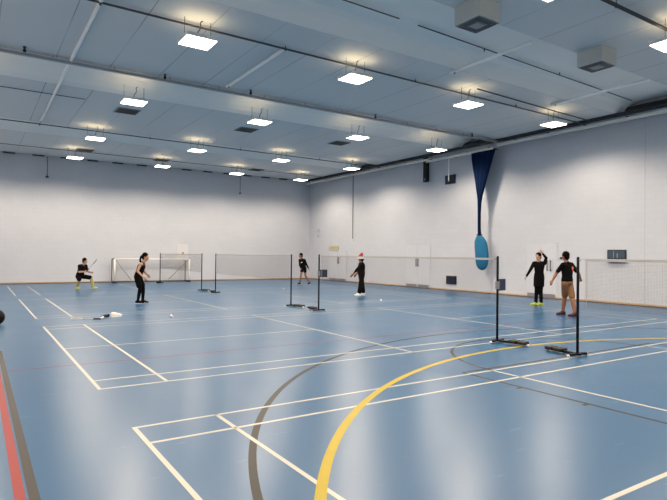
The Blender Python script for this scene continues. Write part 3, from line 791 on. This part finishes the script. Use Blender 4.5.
    if 'hat' in S:
        bm = BM(); capsule(bm, hd + hu * .045, hd + hu * .09, .108, .104); capsule(bm, hd + hu * .09, hd + hu * .20 + V(*S['hat']) * .5, .10, .06); capsule(bm, hd + hu * .17 + V(*S['hat']) * .5, hd + hu * .16 + V(*S['hat']), .055, .03)
        h = remeshed('santa_hat', bm, M_RED, t, .010, 3)
        bm = BM(); pts = [hd + hu * .03 + hs * .098 * math.cos(a) + hf * .104 * math.sin(a) for a in [2 * PI * i / 24 for i in range(25)]]
        tube(bm, pts, .030, 8); b2 = obj('fur_trim', bm, M_FUR, h, True)
        bm = BM(); ellipsoid(bm, hd + hu * .15 + V(*S['hat']) * 1.15, V(.032, 0, 0), V(0, .032, 0), V(0, 0, .032)); obj('bobble', bm, M_FUR, h, True)
    return t, wr, el

M_RKT = mat('racket frame', rgb(80, 76, 84), .4, .3); M_STR = mat('racket string', rgb(215, 215, 215), .5); M_GRIP = mat('racket grip', rgb(30, 28, 30), .7)
def racket(label, base, direction, facen, frame=M_RKT, world=None):
    """base = butt of the handle in world space"""
    t = thing('badminton_racket', label, 'racket', base)
    d = direction.normalized(); s = (facen - d * facen.dot(d)).normalized(); s = d.cross(s).normalized()
    nn = d.cross(s)
    bm = BM(); tube(bm, [V(0, 0, 0), d * .17], .014, 10); obj('grip', bm, M_GRIP, t, True)
    bm = BM(); tube(bm, [d * .17, d * .43], .006, 8); obj('shaft', bm, frame, t, True)
    c = d * .55
    bm = BM(); tube(bm, [c + d * .125 * math.sin(a) + s * .10 * math.cos(a) for a in [2 * PI * i / 32 for i in range(33)]], .008, 8); obj('head_frame', bm, frame, t, True)
    bm = BM()
    for k in range(-5, 6):
        o = k * .017; h = .122 * math.sqrt(max(0, 1 - (o / .10) ** 2)); w = nn.normalized() * .0006 + s * .0006
        a, b = c + s * o - d * h, c + s * o + d * h; quad(bm, [a - w, b - w, b + w, a + w])
        o = k * .021; h = .097 * math.sqrt(max(0, 1 - (o / .125) ** 2)); w = nn.normalized() * .0006 + d * .0006
        a, b = c + d * o - s * h, c + d * o + s * h; quad(bm, [a - w, b - w, b + w, a + w])
    obj('strings', bm, M_STR, t)
    return t
RZ = Matrix.Rotation(YAW, 3, 'Z')
def W(loc, v): return Vector(loc) + RZ @ Vector(v)

# 1 crouching player at the far left
P1 = (2.72, 19.9, 0)
_, wr1, el1 = person('person in black shirt, shorts and yellow socks crouching with a racket, far left', P1, dict(
    face=5, tface=-15, skin=M_SKIN2, build=1.12, pel=(-.25, 0, .56), chest=(-.13, 0, .98), head=(-.03, -.02, 1.18),
    elL=(-.02, .20, .74), wrL=(.20, .10, .70), elR=(-.16, -.24, .72), wrR=(.10, -.22, .74), gripR=True, gripL=False,
    knL=(.16, .16, .47), anL=(.26, .14, .088), knR=(-.16, -.22, .40), anR=(-.32, -.12, .088), toeL=0, toeR=-20,
    top=dict(name='shirt', m=M_CBLK, sleeve=.7), bottom=dict(name='shorts', m=M_CBLK, len=.9), sock=mat('pale yellow sock', rgb(160, 156, 92), .9), shoe=M_YEL, sole=M_WHITE))
racket('racket held up by the crouching person in yellow socks', W(P1, (.13, -.20, .745)), RZ @ V(.66, -.1, .75), RZ @ V(-.7, -.5, .6))

# 2 woman in front of the goal
P2 = (3.08, 12.15, 0)
person('person with ponytail in black sleeveless top and shorts standing side-on before the goal', P2, dict(
    face=0, tface=0, skin=M_SKIN2, build=.93, shw=.165, pel=(-.10, 0, .83), chest=(.03, 0, 1.21), head=(.12, 0, 1.42), tail=[(-.05, 0, -.03), (-.02, 0, -.08), (.0, 0, -.07)],
    elL=(-.02, .22, 1.00), wrL=(.13, .18, .86), elR=(-.04, -.22, .99), wrR=(.14, -.20, .80), knL=(.03, .10, .46), anL=(.02, .10, .088), knR=(.0, -.10, .45), anR=(-.06, -.10, .088), toeL=-10, toeR=0,
    top=dict(name='vest', m=M_CBLK, sleeve=0), bottom=dict(name='shorts', m=M_CBLK, len=.75, g=.03), legging='LR', shoe=M_CNAVY))

# 3 far runner beside the middle posts
P3 = (13.0, 19.3, 0)
person('person in black jumper and shorts striding near the far corner', P3, dict(
    face=200, tface=235, skin=M_SKIN, build=.95, pel=(.0, 0, .86), chest=(-.08, -.02, 1.28), head=(-.15, -.04, 1.50),
    elL=(.14, -.05, 1.06), wrL=(.26, -.06, .84), elR=(-.20, -.08, 1.02), wrR=(-.14, -.18, .86), knL=(.10, -.02, .47), anL=(.30, .06, .10), knR=(-.13, -.10, .48), anR=(-.20, -.04, .088), toeL=-110, toeR=-120,
    top=dict(name='jumper', m=M_CBLK, sleeve=1.9, chest=1), bottom=dict(name='shorts', m=M_CBLK, len=.45), shoe=M_CBLK))

# 4 santa hat
P4 = (11.2, 11.85, 0)
person('person in red santa hat and dark clothes standing at middle distance', P4, dict(
    face=165, tface=190, skin=M_SKIN, build=1.16, hair=True, hat=(.07, .02, -.03), pel=(.02, 0, .83), chest=(.02, 0, 1.22), head=(.0, 0, 1.40),
    elL=(-.16, -.19, 1.00), wrL=(-.32, -.16, .80), elR=(-.04, .20, .97), wrR=(-.17, .22, .80), knL=(.0, -.10, .48), anL=(-.06, -.10, .088), knR=(.05, .10, .48), anR=(.11, .12, .088), toeL=195, toeR=215,
    top=dict(name='jumper', m=M_CNAVY, sleeve=1.5), bottom=dict(name='trousers', m=M_CNAVY, len=1.85, g=.035), shoe=M_FUR))

# 5 person with arm raised
P5 = (13.9, 5.9, 0)
person('person in long black top and leggings with yellow shoes, one hand on head', P5, dict(
    face=215, tface=235, skin=M_SKIN2, build=.95, pel=(.0, 0, .90), chest=(.0, 0, 1.36), head=(-.04, -.02, 1.56),
    elL=(.20, -.06, 1.52), wrL=(.08, -.07, 1.66), elR=(-.30, -.03, 1.12), wrR=(-.44, -.08, .92), thumbL=(0, -.5, 1), knL=(.05, -.02, .50), anL=(.08, .02, .088), knR=(-.07, .02, .50), anR=(-.07, .08, .088), toeL=-150, toeR=-165,
    top=dict(name='long_top', m=M_CBLK, sleeve=1.9, tunic=.60), bottom=dict(name='leggings', m=M_CBLK, len=1.95, g=.014), shoe=M_YEL, sole=M_YEL))

# 6 man in tan shorts, seen from behind
P6 = (11.90, 3.60, 0)
_, wr6, _ = person('person in black t-shirt with orange back print and tan shorts, seen from behind', P6, dict(
    face=115, tface=125, skin=M_SKIN, build=1.08, pel=(.0, 0, .89), chest=(.0, 0, 1.36), head=(-.04, .02, 1.57),
    elL=(-.26, .06, 1.13), wrL=(-.37, .04, .93), elR=(.28, -.04, 1.13), wrR=(.37, .05, 1.0), gripR=True, knL=(.0, .14, .50), anL=(.0, .26, .088), knR=(.10, -.08, .49), anR=(.15, -.14, .088), toeL=190, toeR=185,
    top=dict(name='t_shirt', m=M_CBLK, sleeve=.75, print=1), bottom=dict(name='shorts', m=M_BROWN, len=.92, g=.016), shoe=M_MAROON, sole=M_MAROON))

# ------------------------------------------------------------------ loose things on the floor
def shuttle(label, x, y):
    t = thing('shuttlecock', label, 'shuttlecock', (x, y, 0), random.uniform(0, 6), 'shuttlecocks on the floor')
    # lying on its side
    d = V(.94, 0, .22).normalized(); o = V(-.03, 0, .014)
    bm = BM(); capsule(bm, o, o + d * .012, .0135, .0135, 12); obj('cork', bm, M_FUR, t, True)
    bm = BM(); u, v = frame_of(d); n = 16
    for i in range(n):
        a = 2 * PI * i / n; b = a + .30; e = lambda q: u * math.cos(q) + v * math.sin(q)
        quad(bm, [o + d * .014 + e(a) * .012, o + d * .014 + e(b) * .012, o + d * .078 + e(b + .05) * .033, o + d * .078 + e(a - .05) * .033])
    obj('feather_skirt', bm, M_FUR, t)
shuttle('white shuttlecock on the floor below the goal', 2.82, 8.15)
shuttle('white shuttlecock on the floor right of the santa hat', 10.34, 9.51)
shuttle('white shuttlecock on the floor left of the middle post pair', 10.3, 16.4)
shuttle('white shuttlecock between the sock and the lying racket', 1.30, 8.55)
# racket lying
t = racket('badminton racket lying on the court line at the left', Vector((1.26, 8.42, .016)), V(-.80, .5, 0), V(0, 0, 1), M_WHITE)
# trainer
def trainer(label, x, y, rz, m1, m2):
    t = thing('trainer', label, 'shoe', (x, y, 0), rz, 'loose trainers')
    bm = BM(); td, sd = V(1, 0, 0), V(0, 1, 0)
    rings(bm, [(V(-.12, 0, .055), sd * .02, V(0, 0, .03)), (V(-.10, 0, .065), sd * .038, V(0, 0, .052)), (V(-.03, 0, .065), sd * .04, V(0, 0, .055)), (V(.05, 0, .05), sd * .045, V(0, 0, .038)), (V(.12, 0, .04), sd * .042, V(0, 0, .028)), (V(.155, 0, .034), sd * .02, V(0, 0, .014))], 16)
    obj('upper', bm, m1, t, True)
    bm = BM(); rings(bm, [(V(.015, 0, z), td * .145, sd * .048) for z in (0, .028)], 18); obj('sole', bm, M_WHITE, t)
    bm = BM()
    for k in range(4): box(bm, .0 + k * .02, .008 + k * .02, -.02, .02, .098 - k * .009, .104 - k * .009)
    obj('laces', bm, m2, t)
trainer('white trainer lying on the floor beside the court line', 1.66, 8.80, .3, M_FUR, M_BLACK)
t = thing('sock', 'crumpled black sock on the floor left of the white trainer', 'sock', (1.44, 8.86, 0), .5)
bm = BM(); tube(bm, [(-.09, .02, .018), (-.04, -.01, .03), (.02, .02, .032), (.07, .0, .03)], [.02, .03, .032, .026], 10); obj('foot_part', bm, M_BLACK, t, True)
bm = BM(); tube(bm, [(.06, .0, .03), (.10, .01, .034)], [.03, .032], 10); obj('cuff', bm, M_CNAVY, t, True)
# black ball at the left edge
t = thing('ball', 'black ball on the floor cut by the left edge', 'ball', (-.80, 8.38, .165))
bm = BM(); bmesh.ops.create_uvsphere(bm, u_segments=32, v_segments=20, radius=.165); obj('skin', bm, mat('ball black', rgb(5, 5, 5), .6, spec=.15), t, True)
bm = BM()
for rot in (0, PI / 2):
    tube(bm, [V(.1655 * math.cos(a) * math.cos(rot), .1655 * math.cos(a) * math.sin(rot), .1655 * math.sin(a)) for a in [2 * PI * i / 40 for i in range(41)]], .003, 6)
obj('seam', bm, mat('ball seam', rgb(18, 18, 18), .6), t)
